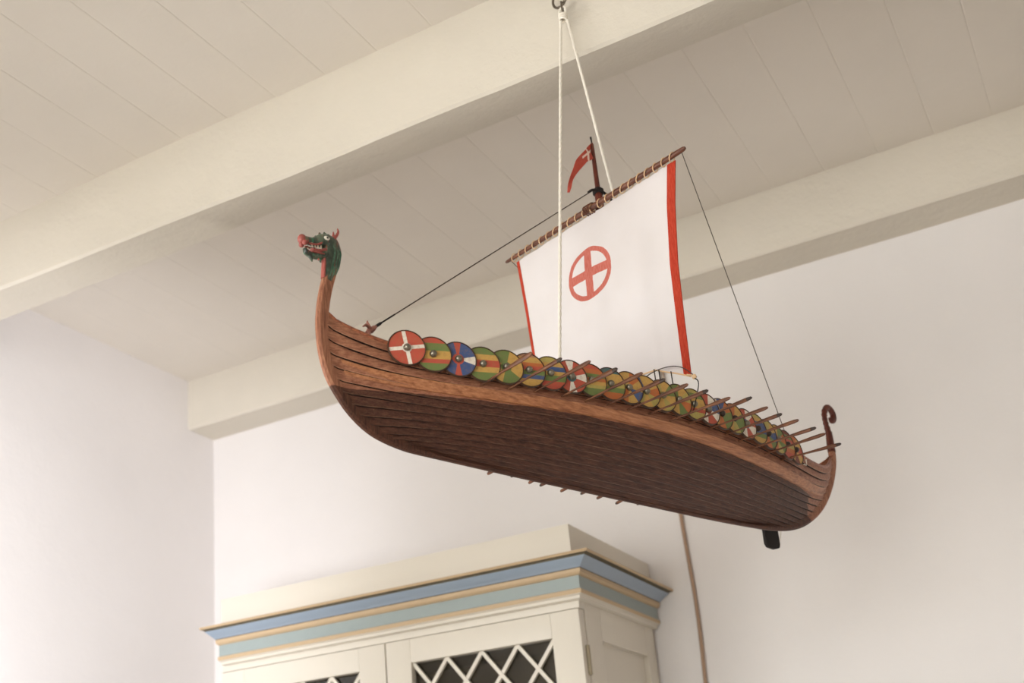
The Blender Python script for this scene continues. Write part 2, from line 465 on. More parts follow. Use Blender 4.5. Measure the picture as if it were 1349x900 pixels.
# cable on the wall
bm = bmesh.new()
pts = [(-.835+.003*math.sin(k*1.3), BY-.008, .05+k*.1) for k in range(28)] + [(-.835, BY-.008, 2.846)]
loft(bm, catmull(pts, 3), .0043, 8)
o = mesh_obj('wall_cable', bm, M['cable'], smooth=60); tag(o, 'thin brown cable running down the back wall right of the cabinet', 'cable')

# ------------------------------------------------------------------ ship
AZ = R(71); O = Vector((-.575, 1.565, 2.05))
ship = empty('hanging_ship_model', O, AZ)
tag(ship, 'wooden longship model with dragon head, shields, oars and white sail, hanging by cords', 'model ship')
def P(s, off, z): return Vector((s, -off, z-2.05))      # ship-local: +x aft, off = port
def sobj(name, bm, m, smooth=None, parent=ship, loc=None): return mesh_obj(name, bm, m, parent, smooth, loc)

KS, KE, BH = -.508, .568, .120
def arc(pl):
    d = [0]
    for a, b_ in zip(pl, pl[1:]): d.append(d[-1]+math.hypot(b_[0]-a[0], b_[1]-a[1]))
    return [q/d[-1] for q in d], [p[0] for p in pl], [p[1] for p in pl]
stemR = arc([(-.350, 2.054), (-.395, 2.055), (-.440, 2.064), (-.469, 2.082), (-.489, 2.104), (-.501, 2.126), (-.508, 2.150), (-.510, 2.180), (-.506, 2.204)])
sternR = arc([(.320, 2.055), (.385, 2.062), (.434, 2.077), (.484, 2.103), (.520, 2.134), (.548, 2.170), (.562, 2.198), (.566, 2.216)])
MID = [(0, 2.054), (.025, 2.0635), (.05, 2.074), (.075, 2.087), (.096, 2.1015), (.109, 2.117), (.1165, 2.135), (.120, 2.155)]
midR = arc(MID)
def k_at(z): return interp(midR[2], midR[0], z)
def at_(c, k): return interp(c[0], c[1], k), interp(c[0], c[2], k)
def hull(k, t):
    (s0, z0), (s1, z1), (ym, zm) = at_(stemR, k), at_(sternR, k), at_(midR, k)
    s = s0+(s1-s0)*(t+1)/2
    a = abs(t); y = ym*(1-a**2.0)*(1-.25*(1-k)*a**3)
    q = (3.2+5.0*k) if t < 0 else (3.0+3.6*k)
    ze = z0 if t < 0 else z1
    sag = -.009*k*max(0, t)*(1-a)*2.6
    z = zm+(ze-zm)*a**q + sag
    return s, y, z
NS = 15; NTT = 110
def tt(i): # denser at the ends
    u = -1+2*i/NTT; return math.sin(u*PI/2)*.55+u*.45
bm = bmesh.new(); STEP = .0032
for sd in (1, -1):
    cols = []
    for i in range(NTT+1):
        t_ = tt(i); row = []
        for j in range(NS+1):
            k = j/NS
            s, y, z = hull(k, t_)
            s2, y2, z2 = hull(min(1, k+.03), t_); s1, y1, z1 = hull(max(0, k-.03), t_)
            dy, dz = y2-y1, z2-z1; q = math.hypot(dy, dz) or 1
            ny, nz = dz/q, -dy/q
            if nz > 0 and y < .004: ny, nz = 1, 0
            y = max(y, .0035)
            if j > 0: row.append((P(s, sd*y, z), 'in'))
            if j < NS:
                f_ = min(1, (1-abs(t_))*10+.35)
                row.append((P(s, sd*(y+ny*STEP*f_), z+nz*STEP*f_), 'out'))
                for fr_, of_ in ((.07, .95), (.955, .05)):
                    s3, y3, z3 = hull(k+fr_/NS, t_); row.append((P(s3, sd*(max(y3, .0035)+ny*STEP*f_*of_), z3+nz*STEP*f_*of_), 'mid'))
        # inner shell back down
        for j in range(NS, -1, -1):
            k = j/NS; s, y, z = hull(k, t_); row.append((P(s, sd*max(.0005, y-.004), z+(.003 if j == 0 else 0)), 'in'))
        cols.append([bm.verts.new(p) for p, _ in row])
    nO = 4*NS
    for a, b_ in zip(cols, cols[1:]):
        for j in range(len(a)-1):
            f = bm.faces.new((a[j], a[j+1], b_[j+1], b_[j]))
            # plank steps and seams painted dark as shade, lower plank edges pale as highlight
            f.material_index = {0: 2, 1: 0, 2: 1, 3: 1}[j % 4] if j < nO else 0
sobj('hull', bm, [M['hull'], M['seam_shade'], M['edge']], 25)

# wales: a lighter strip below the oar ports, and the gunwale caps
def strip(name, k0, k1, th, m, t0=-.97, t1=.97, extra=0):
    for sd in (1, -1):
        bm = bmesh.new(); rings = []
        for i in range(101):
            t_ = t0+(t1-t0)*i/100; q = []
            tp = max(.05, 1-abs(t_)**5)
            for k, o_ in ((k0, .0002), (k0, th*tp), ((k0+k1)/2, th*1.1*tp), (k1, th*tp), (k1, .0002)):
                s, y, z = hull(k, t_); q.append(bm.verts.new(P(s, sd*(max(y, .004)+o_), z)))
            rings.append(q)
        for a, b_ in zip(rings, rings[1:]):
            for j in range(5): bm.faces.new((a[j], a[(j+1) % 5], b_[(j+1) % 5], b_[j]))
        bm.faces.new(rings[0]); bm.faces.new(rings[-1])
        sobj(name, bm, m, 30)
strip('wale', k_at(2.1105), k_at(2.1215), .0050, M['wale'], -.97, .96)
for sd in (1, -1):
    bm = bmesh.new(); pts = []
    for i in range(101):
        t_ = -1+2*i/100; s, y, z = hull(1, t_); pts.append(P(s, sd*max(y-.001, .0032), z-.0005))
    loft(bm, pts, [.0016+.0016*min(1, (1-abs(-1+2*i/100))*12) for i in range(101)], 8); sobj('gunwale', bm, M['wood'], 60)

# keel with bow and stern posts
def post_profile(bm, outer, depth, half, taper_pts=None):
    pts = catmull([P(a, 0, b_) for a, b_ in outer], 5); rings = []
    n = len(pts)
    for i, p in enumerate(pts):
        d = (pts[min(i+1, n-1)]-pts[max(i-1, 0)]).normalized()
        inw = Vector((-d.z, 0, d.x))                      # left of travel
        h = half(i/(n-1)); dp = depth(i/(n-1))
        q = [p+inw*.0+Vector((0, -h*.45, 0)), p+inw*.0+Vector((0, h*.45, 0)), p+inw*.003+Vector((0, h, 0)), p+inw*dp+Vector((0, h, 0)), p+inw*dp+Vector((0, -h, 0)), p+inw*.003+Vector((0, -h, 0))]
        rings.append([bm.verts.new(v) for v in q])
    for a, b_ in zip(rings, rings[1:]):
        for j in range(6): bm.faces.new((a[j], a[(j+1) % 6], b_[(j+1) % 6], b_[j]))
    bm.faces.new(rings[0]); bm.faces.new(rings[-1])
bow_out = [(-.506, 2.2605), (-.5135, 2.236), (-.519, 2.21), (-.5215, 2.182), (-.519, 2.149), (-.511, 2.122), (-.498, 2.101), (-.477, 2.078), (-.446, 2.0595), (-.401, 2.050), (-.35, 2.0485)]
bm = bmesh.new(); post_profile(bm, bow_out, lambda u: .0135 if u > .3 else .0145, lambda u: .0045)
sobj('bow_post', bm, M['post'], 30)
bm = bmesh.new(); post_profile(bm, [(-.352, 2.0485), (-.2, 2.0475), (0, 2.0475), (.2, 2.0478), (.33, 2.051)], lambda u: .009, lambda u: .004)
sobj('keel', bm, M['hull'], 30)
st_out = [(.33, 2.051), (.39, 2.0575), (.440, 2.071), (.491, 2.098), (.529, 2.130), (.559, 2.168), (.577, 2.205), (.581, 2.235)]
bm = bmesh.new(); post_profile(bm, st_out, lambda u: .013, lambda u: .0042)
sobj('stern_post', bm, M['post'], 30)
# carved scroll on top of the stern post
bm = bmesh.new()
sc = [(.5725, 2.225), (.5735, 2.243), (.5745, 2.258), (.572, 2.272), (.5705, 2.284), (.572, 2.296), (.578, 2.306), (.587, 2.311), (.596, 2.308), (.6005, 2.300), (.5985, 2.291), (.5915, 2.2875), (.586, 2.291)]
rr = [.0088, .0082, .0074, .0060, .0058, .0060, .0062, .0062, .0064, .0068, .0070, .0060, .0030]
pts = catmull([P(a, 0, b_) for a, b_ in sc], 5)
rad = [interp(list(range(len(rr))), rr, i/5) for i in range(len(pts))]
for i in range(len(rad)):
    if 2*5 < i < 6*5: rad[i] *= 1+.12*math.sin(i*1.9)
loft(bm, pts, [(r*.95, r*.72) for r in rad], 12, side=(0, 1, 0))
sobj('stern_scroll', bm, M['wood_red'], 60)

# inside: deck, thwarts, mast step
bm = bmesh.new(); rows = []
for i in range(61):
    t_ = -.86+1.72*i/60; s, y, z = hull(.60, t_); y = max(.004, y-.006); zz = z
    rows.append([bm.verts.new(P(s, y*f, zz+dz)) for f, dz in ((1, 0), (.5, .0), (0, .0), (-.5, .0), (-1, 0), (-1, -.003), (1, -.003))])
for a, b_ in zip(rows, rows[1:]):
    for j in range(7): bm.faces.new((a[j], a[(j+1) % 7], b_[(j+1) % 7], b_[j]))
bm.faces.new(rows[0]); bm.faces.new(rows[-1])
sobj('deck', bm, M['wood'])
for i in range(7):
    s_ = -.33+i*.105
    t_ = (s_-.03)/.537; _, y, z = hull(.80, t_)
    bm = bmesh.new(); box(bm, s_-.004, s_+.004, -(y-.005), y-.005, z-2.05-.002, z-2.05+.004, .0008); sobj('thwart', bm, M['wood'])
bm = bmesh.new(); box(bm, -.01, .07, -.012, .012, .062, .082, .003); sobj('mast_step', bm, M['wood'], 30)

# mast
MS = .030
bm = bmesh.new()
loft(bm, [P(MS, 0, z) for z in (2.115, 2.3, 2.500, 2.553, 2.557, 2.563, 2.60, 2.644, 2.647)], [.0075, .0070, .0064, .0062, .0062, .0040, .0036, .0028, .0012], 14)
sobj('mast', bm, M['wood_red'], 50)
bm = bmesh.new(); loft(bm, [P(MS, 0, 2.644), P(MS, 0, 2.650), P(MS-.001, 0, 2.6565), P(MS, 0, 2.658)], [.0014, .0011, .0016, .0007], 8); sobj('mast_pin', bm, M['black'], 60)
bm = bmesh.new()
for k in range(4): 
    pts = [P(MS+.0075*math.cos(a*2*PI/20), .0075*math.sin(a*2*PI/20), 2.5535+k*.0022+.001*math.sin(a)) for a in range(21)]
    loft(bm, pts, .0014, 6)
loft(bm, catmull([P(MS+.006, .004, 2.5575), P(MS+.016, .010, 2.545), P(MS+.024, .012, 2.51), P(MS+.030, .011, 2.46)]), .0020, 6)
loft(bm, catmull([P(MS+.006, -.004, 2.5575), P(MS+.016, -.010, 2.545), P(MS+.024, -.012, 2.51), P(MS+.030, -.011, 2.46)]), .0020, 6)
loft(bm, catmull([P(MS-.008, .004, 2.556), P(MS-.018, .002, 2.553), P(MS-.024, .0, 2.548)]), .0022, 6)
sobj('masthead_lashing', bm, M['black'], 60)

# yard
ya, yb = P(.004, -.187, 2.5115), P(.004, .186, 2.5245)
bm = bmesh.new()
us = [0, .01, .05, .3, .5, .7, .96, .992, 1]; rs = [.0016, .0028, .0033, .0042, .0048, .0044, .0040, .0036, .0022]
loft(bm, [ya.lerp(yb, u) for u in us], rs, 12); yard = sobj('yard', bm, M['yard'], 50)
bm = bmesh.new()
for k in range(4):
    yy = -.006+k*.004
    loft(bm, [Vector((.017+.0215*math.cos(a*2*PI/24), yy+.002*math.sin(a*2*PI/12), .4685+.0075*math.sin(a*2*PI/24))) for a in range(25)], .0012, 6)
sobj('yard_lashing', bm, M['yard'], 60)
# lacing between yard and sail
bm = bmesh.new()
NL = 22
for k in range(NL):
    u = .052+k*(.935-.052)/(NL-1)
    c = ya.lerp(yb, u); d = (yb-ya).normalized()
    sl = .003+random.uniform(-.0012, .0012)
    pts = []
    for a in range(17):
        th = a*2*PI/16
        pts.append(c + d*(sl*math.cos(th)) + Vector((math.sin(th)*.0056, 0, math.cos(th)*.0062-.0012)))
    loft(bm, pts, .0008, 5)
sobj('sail_lacing', bm, M['lace'], 60, parent=yard)

# sail: laced cloth with red side borders and a red wheel cross
t = NT('sail_cloth'); x, y, z = t.xyz()
nn = t.noise(5, 4); wv = t.noise(700, 2, .5, (1, 1, .15)); wv2 = t.noise(700, 2, .5, (1, .15, 1))
EC, EZ, ER = -.015, 2.413, .0435
dy = t.math('ADD', y, EC); dz = t.math('SUBTRACT', z, EZ-2.05)          # y = -off
wob = t.math('MULTIPLY', t.math('SUBTRACT', t.noise(60, 2), .5), .002)
rad_ = t.math('ADD', t.math('SQRT', t.math('ADD', t.math('MULTIPLY', dy, dy), t.math('MULTIPLY', dz, dz))), wob)
inside = t.math('LESS_THAN', rad_, ER)
ring = t.math('GREATER_THAN', rad_, ER-.0078)
cv = t.math('LESS_THAN', t.math('ABSOLUTE', t.math('ADD', dy, wob)), .0074)
chh = t.math('LESS_THAN', t.math('ABSOLUTE', t.math('ADD', dz, wob)), .0074)
emb = t.math('MULTIPLY', inside, t.math('MAXIMUM', ring, t.math('MAXIMUM', cv, chh)))
cloth = t.mix(t.ramp(nn, [(.3, 0.), (.7, 1.)]), srgb(237, 233, 233), srgb(227, 221, 219))
redc = t.mix(t.ramp(wv, [(.3, 0.), (.7, 1.)]), srgb(202, 108, 94), srgb(214, 134, 120))
t.bump(t.math('ADD', wv, wv2), .25, .0004)
t.done(t.mix(emb, cloth, redc), .9, .1)
# thin cloth lets some light through
tr = t.n('ShaderNodeBsdfTranslucent'); ms = t.n('ShaderNodeMixShader'); ms.inputs[0].default_value = .3
t.l(t.mix(emb, cloth, redc), tr.inputs[0])
outn = [n_ for n_ in t.t.nodes if n_.type == 'OUTPUT_MATERIAL'][0]
t.l(t.b.outputs[0], ms.inputs[1]); t.l(tr.outputs[0], ms.inputs[2]); t.l(ms.outputs[0], outn.inputs[0])
M['sail'] = t.m
t = NT('red_border_cloth'); w_ = t.noise(500, 2, .5, (1, 1, .2)); cc = t.mix(t.ramp(w_, [(.3, 0.), (.7, 1.)]), srgb(186, 62, 44), srgb(206, 84, 62))
t.done(cc, .9, .1); tr = t.n('ShaderNodeBsdfTranslucent'); ms = t.n('ShaderNodeMixShader'); ms.inputs[0].default_value = .3
t.l(cc, tr.inputs[0]); outn = [n_ for n_ in t.t.nodes if n_.type == 'OUTPUT_MATERIAL'][0]
t.l(t.b.outputs[0], ms.inputs[1]); t.l(tr.outputs[0], ms.inputs[2]); t.l(ms.outputs[0], outn.inputs[0])
M['border'] = t.m

def sail_pt(u, v):
    """u 0 starboard .. 1 port; v 0 foot .. 1 head"""
    lx = interp([0, .35, .7, 1], [-.142, -.153, -.160, -.168], v)
    rx = interp([0, .25, .52, .8, 1], [.1315, .1345, .1385, .149, .1605], v)
    off = lx+(rx-lx)*u
    zt = 2.5055+(2.5195-2.5055)*u
    zb = interp([0, .3, .6, .8, .93, 1], [2.197, 2.222, 2.228, 2.221, 2.203, 2.192], u)
    z = zb+(zt-zb)*v
    belly = -.010*math.sin(PI*u)**1.0*math.sin(PI*min(1, v*.95+.05))
    rip = .0016*math.sin(u*21+v*2)*(1-v)**.6 + .0008*math.sin(u*44+1.5*v)*v
    rip += .004*math.exp(-((u-.86)/.03)**2)*max(0, .45-v)*1.6
    return P(.010+belly+rip, off, z)
def cloth_mesh(u0, u1, nu, nv, th=.0006, dx=0):
    bm = bmesh.new(); F_ = []; 
    for s_ in (0, 1):
        g = [[bm.verts.new(sail_pt(u0+(u1-u0)*i/nu, j/nv)+Vector((dx+s_*th, 0, 0))) for j in range(nv+1)] for i in range(nu+1)]
        F_.append(g)
        for i in range(nu):
            for j in range(nv): bm.faces.new((g[i][j], g[i+1][j], g[i+1][j+1], g[i][j+1]))
    a, b_ = F_
    for i in range(nu):
        bm.faces.new((a[i][0], a[i+1][0], b_[i+1][0], b_[i][0])); bm.faces.new((a[i][nv], a[i+1][nv], b_[i+1][nv], b_[i][nv]))
    for j in range(nv):
        bm.faces.new((a[0][j], a[0][j+1], b_[0][j+1], b_[0][j])); bm.faces.new((a[nu][j], a[nu][j+1], b_[nu][j+1], b_[nu][j]))
    return bm
sail = sobj('sail', cloth_mesh(0, 1, 72, 48), M['sail'], 60)
o = sobj('sail_border', cloth_mesh(.961, 1.004, 5, 48, .0018, -.0006), M['border'], 60, parent=sail); o['label'] = 'red cloth border on the sail edge'
o = sobj('sail_border', cloth_mesh(-.004, .014, 5, 48, .0018, -.0006), M['border'], 60, parent=sail); o['label'] = 'red cloth border on the sail edge'
bm = bmesh.new(); loft(bm, [sail_pt(u/40, 0)+Vector((0, 0, -.001)) for u in range(41)], .0012, 6); sobj('foot_rope', bm, M['lace'], 60, parent=sail)

def cord(name, pts, r, m, n=6, sm=True, parent=ship):
    bm = bmesh.new(); loft(bm, catmull(pts) if len(pts) > 2 else pts, r, n); return sobj(name, bm, m, 60, parent)
# foot lines under the sail
cord('sheet_line', [P(.004, .045, 2.208), P(.003, .07, 2.2155), P(.002, .10, 2.2145), P(.002, .125, 2.205), P(.004, .146, 2.183)], .0007, M['line'])
cord('sheet_line', [P(.004, .131, 2.192), P(.003, .139, 2.188), P(.002, .146, 2.182)], .0012, M['lace'])
cord('sheet_line', [P(.003, .142, 2.184), P(.0, .150, 2.170), P(.01, .128, 2.14)], .0008, M['black'])
for off, r, m in ((.076, .0009, 'line'), (.084, .0008, 'black'), (.104, .0008, 'black')):
    cord('sheet_line', [P(.006, off, sail_pt((off+.142)/.274, 0).z+2.05), P(.0, off+.005, 2.18), P(-.002, off+.008, 2.155)], r, M[m])
bm = bmesh.new(); ball(bm, P(.003, .143, 2.1845), .0032, (1, 1, 1.2)); sobj('corner_knot', bm, M['lace'], 60)

# stays
M['cleat'] = plain('red_brown_cleat', srgb(142, 92, 78), .5, var=.3, scale=200)
cord('forestay', [P(MS-.012, 0, 2.556), P(-.425, .0, 2.211)], .0009, M['line'])
cord('forestay_tail', [P(-.400, .0, 2.2305), P(-.425, .0, 2.211), P(-.437, .0, 2.201)], [.0012]*6+[.0022]*7, M['black'])
bm = bmesh.new()
loft(bm, catmull([P(-.431, 0, 2.206), P(-.439, .001, 2.199), P(-.447, .002, 2.192), P(-.452, .002, 2.183)], 4), [.0020, .0026, .0034, .0036, .0036, .0034, .0034, .0032, .003, .003, .003, .003, .003][:13], 9)
loft(bm, [P(-.442, .003, 2.199), P(-.451, .005, 2.201), P(-.456, .006, 2.197)], [.0022, .0018, .0010], 8)
loft(bm, [P(-.438, -.002, 2.202), P(-.441, -.004, 2.210), P(-.440, -.005, 2.213)], [.0020, .0016, .0010], 8)
loft(bm, [P(-.446, .004, 2.193), P(-.452, .012, 2.181), P(-.455, .016, 2.176)], [.0024, .0018, .0016], 8)
loft(bm, [P(-.446, -.004, 2.193), P(-.452, -.012, 2.181), P(-.455, -.016, 2.176)], [.0024, .0018, .0016], 8)
ball(bm, P(-.4405, 0, 2.198), .0040, (1.3, .8, .9))
sobj('forestay_cleat', bm, M['cleat'], 60)
cord('brace_line', [P(.006, .178, 2.5215), P(.345, .062, 2.165)], .0006, M['line'])
cord('brace_line', [P(.006, -.176, 2.509), P(.345, -.062, 2.165)], .0006, M['line'])

bm = bmesh.new(); ball(bm, P(.357, .0745, 2.149), .0028, (1, .8, 3.6)); ball(bm, P(.352, .0745, 2.143), .0026, (1, .8, 1.6))
sobj('belayed_line', bm, M['white'], 60)
# pennant at the masthead
t = NT('pennant_cloth'); x, y, z = t.xyz()
a_ = t.math('LESS_THAN', t.math('ABSOLUTE', t.math('SUBTRACT', x, .0120)), .0022)
b2 = t.math('LESS_THAN', t.math('ABSOLUTE', t.math('SUBTRACT', t.math('SUBTRACT', z, t.math('MULTIPLY', x, .93)), .5575)), .0021)
b2 = t.math('MULTIPLY', b2, t.math('GREATER_THAN', x, -.001))
cc = t.mix(t.math('MAXIMUM', a_, b2), t.mix(t.noise(90), srgb(160, 54, 42), srgb(190, 92, 76)), srgb(226, 200, 186))
M['flag'] = t.done(cc, .8, .2)
bm = bmesh.new()
top = catmull([P(.028, 0, 2.645), P(.014, .001, 2.630), P(-.002, .003, 2.6135), P(-.016, .001, 2.594), P(-.029, -.002, 2.567), P(-.041, .0, 2.532)], 6)
bot = catmull([P(.028, 0, 2.618), P(.019, .004, 2.6095), P(.004, .007, 2.5985), P(-.012, .004, 2.580), P(-.0265, .0, 2.557), P(-.041, .001, 2.530)], 6)
gA = []
for s_ in (0, .0008):
    gA.append([[bm.verts.new(a.lerp(b_, j/4)+Vector((0, s_+.002*math.sin(i*.5+j*.8), 0))) for j in range(5)] for i, (a, b_) in enumerate(zip(top, bot))])
    g = gA[-1]
    for i in range(len(g)-1):
        for j in range(4): bm.faces.new((g[i][j], g[i+1][j], g[i+1][j+1], g[i][j+1]))
a, b_ = gA
for i in range(len(a)-1):
    for j in (0, 4): bm.faces.new((a[i][j], a[i+1][j], b_[i+1][j], b_[i][j]))
sobj('pennant', bm, M['flag'], 50)

# rudder on the starboard quarter
bm = bmesh.new()
prf = [(.428, 2.120), (.428, 2.085), (.4265, 2.058), (.431, 2.0525), (.448, 2.051), (.4635, 2.0545), (.4665, 2.061), (.4655, 2.085), (.462, 2.12), (.455, 2.15), (.45, 2.19), (.4445, 2.225), (.4375, 2.225), (.437, 2.19), (.434, 2.15)]
fr = [bm.verts.new(P(a, -.0635, b_)) for a, b_ in prf]; bk = [bm.verts.new(P(a, -.0695, b_)) for a, b_ in prf]
bm.faces.new(fr); bm.faces.new(bk)
for i in range(len(prf)): bm.faces.new((fr[i], fr[(i+1) % len(prf)], bk[(i+1) % len(prf)], bk[i]))
bmesh.ops.bevel(bm, geom=[e for e in bm.edges], offset=.001, segments=2, affect='EDGES')
rud = sobj('rudder', bm, M['black'], 30)
cord('rudder_strap', [P(.445, -.050, 2.16), P(.437, -.060, 2.165), P(.445, -.071, 2.165), P(.458, -.062, 2.162), P(.45, -.050, 2.16)], .0012, M['lace'], parent=rud)
cord('tiller', [P(.441, -.068, 2.222), P(.438, -.04, 2.226), P(.436, -.012, 2.228)], .0018, M['oar'], parent=rud)
cord('rudder_line', [P(.466, -.066, 2.066), P(.474, -.066, 2.076), P(.474, -.062, 2.095), P(.463, -.052, 2.118)], .0009, M['white'], parent=rud)

# ---------------------------------------------------------------- dragon head
t = NT('dragon_green'); x, y, z = t.xyz()
n1 = t.noise(120, 4, .6, (1, 1, .5)); n2_ = t.noise(70, 5, .7, (2.5, 1, .6))
c = t.ramp(n1, [(.34, srgb(30, 36, 30)), (.5, srgb(58, 70, 56)), (.62, srgb(96, 108, 88))])
c = t.mix(t.ramp(n2_, [(.60, 0.), (.64, 1.)]), c, srgb(160, 70, 58))
c = t.mix(t.ramp(t.noise(140, 3, .5, (3, 1, .4)), [(.62, 0.), (.66, 1.)]), c, srgb(44, 112, 80))
t.bump(n1, .6, .0012); M['dragon'] = t.done(c, .35, .5)
M['tooth'] = plain('worn_ivory', srgb(176, 158, 134), .4)
head = empty('dragon_head', P(-.500, 0, 2.255), 0, ship); HO = P(-.500, 0, 2.255)
def H(s, off, z): return P(s, off, z)-HO
bm = bmesh.new()
sp = [(-.5025, 2.247, .0074, .0048), (-.4990, 2.260, .0094, .0058), (-.4950, 2.274, .0120, .0066), (-.4935, 2.288, .0132, .0072), (-.4955, 2.298, .0124, .0078),
      (-.502, 2.3015, .0102, .0078), (-.510, 2.3000, .0086, .0070), (-.517, 2.2970, .0064, .0060), (-.523, 2.2950, .0052, .0052), (-.529, 2.2945, .0050, .0050), (-.534, 2.2935, .0056, .0054), (-.538, 2.2925, .0050, .0050), (-.541, 2.2915, .0028, .003)]
pts = catmull([H(a, 0, b_) for a, b_, _, _ in sp], 4); idx = list(range(len(sp)))
loft(bm, pts, [(interp(idx, [q[2] for q in sp], i/4), interp(idx, [q[3] for q in sp], i/4)) for i in range(len(pts))], 18, side=(0, 1, 0))
for (s_, z_, r_, hh) in ((-.5105, 2.3085, .0024, .0055), (-.5035, 2.3115, .0026, .005), (-.4975, 2.3105, .0026, .0055), (-.517, 2.3035, .002, .003)):   # crest bumps
    loft(bm, [H(s_+.001, 0, z_-.004), H(s_, 0, z_), H(s_-.001, 0, z_+hh*.5)], [.003, r_, .0008], 8)
sobj('skull', bm, M['dragon'], 60, parent=head)
bm = bmesh.new()                                                     # lower jaw
jw = [(-.503, 2.2835, .0055, .0062), (-.510, 2.2795, .0046, .0058), (-.518, 2.2765, .0036, .005), (-.526, 2.2762, .0034, .0046), (-.532, 2.2785, .0036, .0044), (-.5345, 2.2825, .0018, .003)]
pts = catmull([H(a, 0, b_) for a, b_, _, _ in jw], 4); idx = list(range(len(jw)))
loft(bm, pts, [(interp(idx, [q[2] for q in jw], i/4), interp(idx, [q[3] for q in jw], i/4)) for i in range(len(pts))], 14, side=(0, 1, 0))
for (a, b_, c_, d_) in ((-.527, 2.275, -.524, 2.2675), (-.514, 2.2755, -.511, 2.270)):   # beard barbs
    loft(bm, [H(a, 0, b_), H((a+c_)/2, .001, (b_+d_)/2), H(c_, 0, d_)], [.003, .0022, .0006], 8)
sobj('jaw', bm, M['dragon'], 60, parent=head)
bm = bmesh.new()                                                     # red mouth lining, nose and neck edge
loft(bm, catmull([H(-.504, 0, 2.2885), H(-.514, 0, 2.2845), H(-.524, 0, 2.2825)], 4), [(.0030, .005)]*9, 10, side=(0, 1, 0))
loft(bm, catmull([H(-.5085, 0, 2.2500), H(-.5075, 0, 2.262), H(-.5065, 0, 2.274), H(-.5085, 0, 2.2815)], 4), [(.0022, .0038)]*13, 10, side=(0, 1, 0))
loft(bm, catmull([H(-.4945, 0, 2.2515), H(-.4905, 0, 2.262), H(-.4855, 0, 2.275), H(-.4815, 0, 2.290), H(-.4845, 0, 2.303), H(-.4885, 0, 2.309)], 4), [(.0016, .0026)]*21, 10, side=(0, 1, 0))
for sd in (1, -1):
    loft(bm, catmull([H(-.509, sd*.005, 2.2800), H(-.518, sd*.0052, 2.2795), H(-.526, sd*.0045, 2.2795)], 4), .0012, 8)
    loft(bm, catmull([H(-.513, sd*.0065, 2.2935), H(-.520, sd*.0055, 2.2895), H(-.530, sd*.0045, 2.2885)], 4), .0013, 8)
sobj('red_trim', bm, M['pink'], 60, parent=head)
bm = bmesh.new()
ball(bm, H(-.5375, 0, 2.2940), .0056, (1, 1.0, 1.15)); ball(bm, H(-.536, .0036, 2.2885), .0034); ball(bm, H(-.536, -.0036, 2.2885), .0034)
sobj('nose', bm, M['pink'], 60, parent=head)
for sd in (1, -1):
    bm = bmesh.new(); ball(bm, H(-.5055, sd*.0066, 2.3020), .0036, (1.25, .62, .8), 0)
    ball(bm, H(-.5057, sd*.0086, 2.3020), .0013, (1.2, .6, 1), 1)
    sobj('eye', bm, [M['white'], M['black']], 60, parent=head)
    bm = bmesh.new(); loft(bm, catmull([H(-.493, sd*.0045, 2.306), H(-.489, sd*.0052, 2.312), H(-.4865, sd*.005, 2.3175), H(-.4868, sd*.0045, 2.3225)], 3), [.0022, .0022, .0021, .0020, .0019, .0018, .0016, .0013, .0010, .0006], 8)
    sobj('ear', bm, M['pink'], 60, parent=head)
for i, s_ in enumerate((-.513, -.5175, -.522, -.5265)):
    for sd in (1, -1):
        bm = bmesh.new(); loft(bm, [H(s_, sd*.0043, 2.2905), H(s_, sd*.0045, 2.288), H(s_+.001, sd*.0043, 2.2845)], [.0011, .0009, .0003], 6)
        sobj('tooth', bm, M['tooth'], 60, parent=head)
bm = bmesh.new()                                                     # carved green mane strands
for sd in (1, -1):
    for q in range(3):
        a0 = -.4985+q*.0045
        loft(bm, catmull([H(a0-.001, sd*(.0068-.0006*q), 2.300-.003*q), H(a0+.0045, sd*(.0070-.0005*q), 2.288), H(a0+.0015, sd*(.0064-.0006*q), 2.272), H(a0-.003, sd*(.0056-.0006*q), 2.253+.002*q)], 4), [(.0004+.0009*math.sin(PI*(i+1)/14), .0006) for i in range(13)], 6)
mn = NT('mane_green'); M['mane'] = mn.done(mn.ramp(mn.noise(90), [(.4, srgb(36, 80, 60)), (.65, srgb(92, 122, 98))]), .35, .5)
sobj('mane', bm, M['mane'], 60, parent=head)

# ---------------------------------------------------------------- shields
SR = .0232
col = dict(r=srgb(184, 82, 64), w=srgb(228, 220, 206), g=srgb(108, 126, 70), y=srgb(196, 156, 84), o=srgb(186, 104, 56), b=srgb(66, 86, 130), t=srgb(70, 106, 108), d=srgb(120, 56, 42), l=srgb(176, 160, 88), p=srgb(164, 118, 92), k=srgb(116, 116, 106))
def wear(t, c):
    n_ = t.noise(220, 4, .65); n2 = t.noise(1400, 2)
    c = t.mix(t.math('MULTIPLY', t.ramp(n_, [(.48, 0.), (.7, 1.)]), .4), c, srgb(146, 112, 76))
    t.bump(n2, .2, .0003)
    return t.done(c, .5, .4)
def m_stripes(name, s, rot=0.0, cuts=None):
    t = NT(name); x, y, z = t.xyz()
    v = t.math('ADD', t.math('MULTIPLY', z, math.cos(rot)), t.math('MULTIPLY', x, math.sin(rot)))
    f = t.math('ADD', t.math('MULTIPLY', v, .5/SR), .5)
    n = len(s); cuts = cuts or [i/n for i in range(n)]
    return wear(t, t.ramp(f, [(cuts[i], col[ch]) for i, ch in enumerate(s)], 'CONSTANT'))
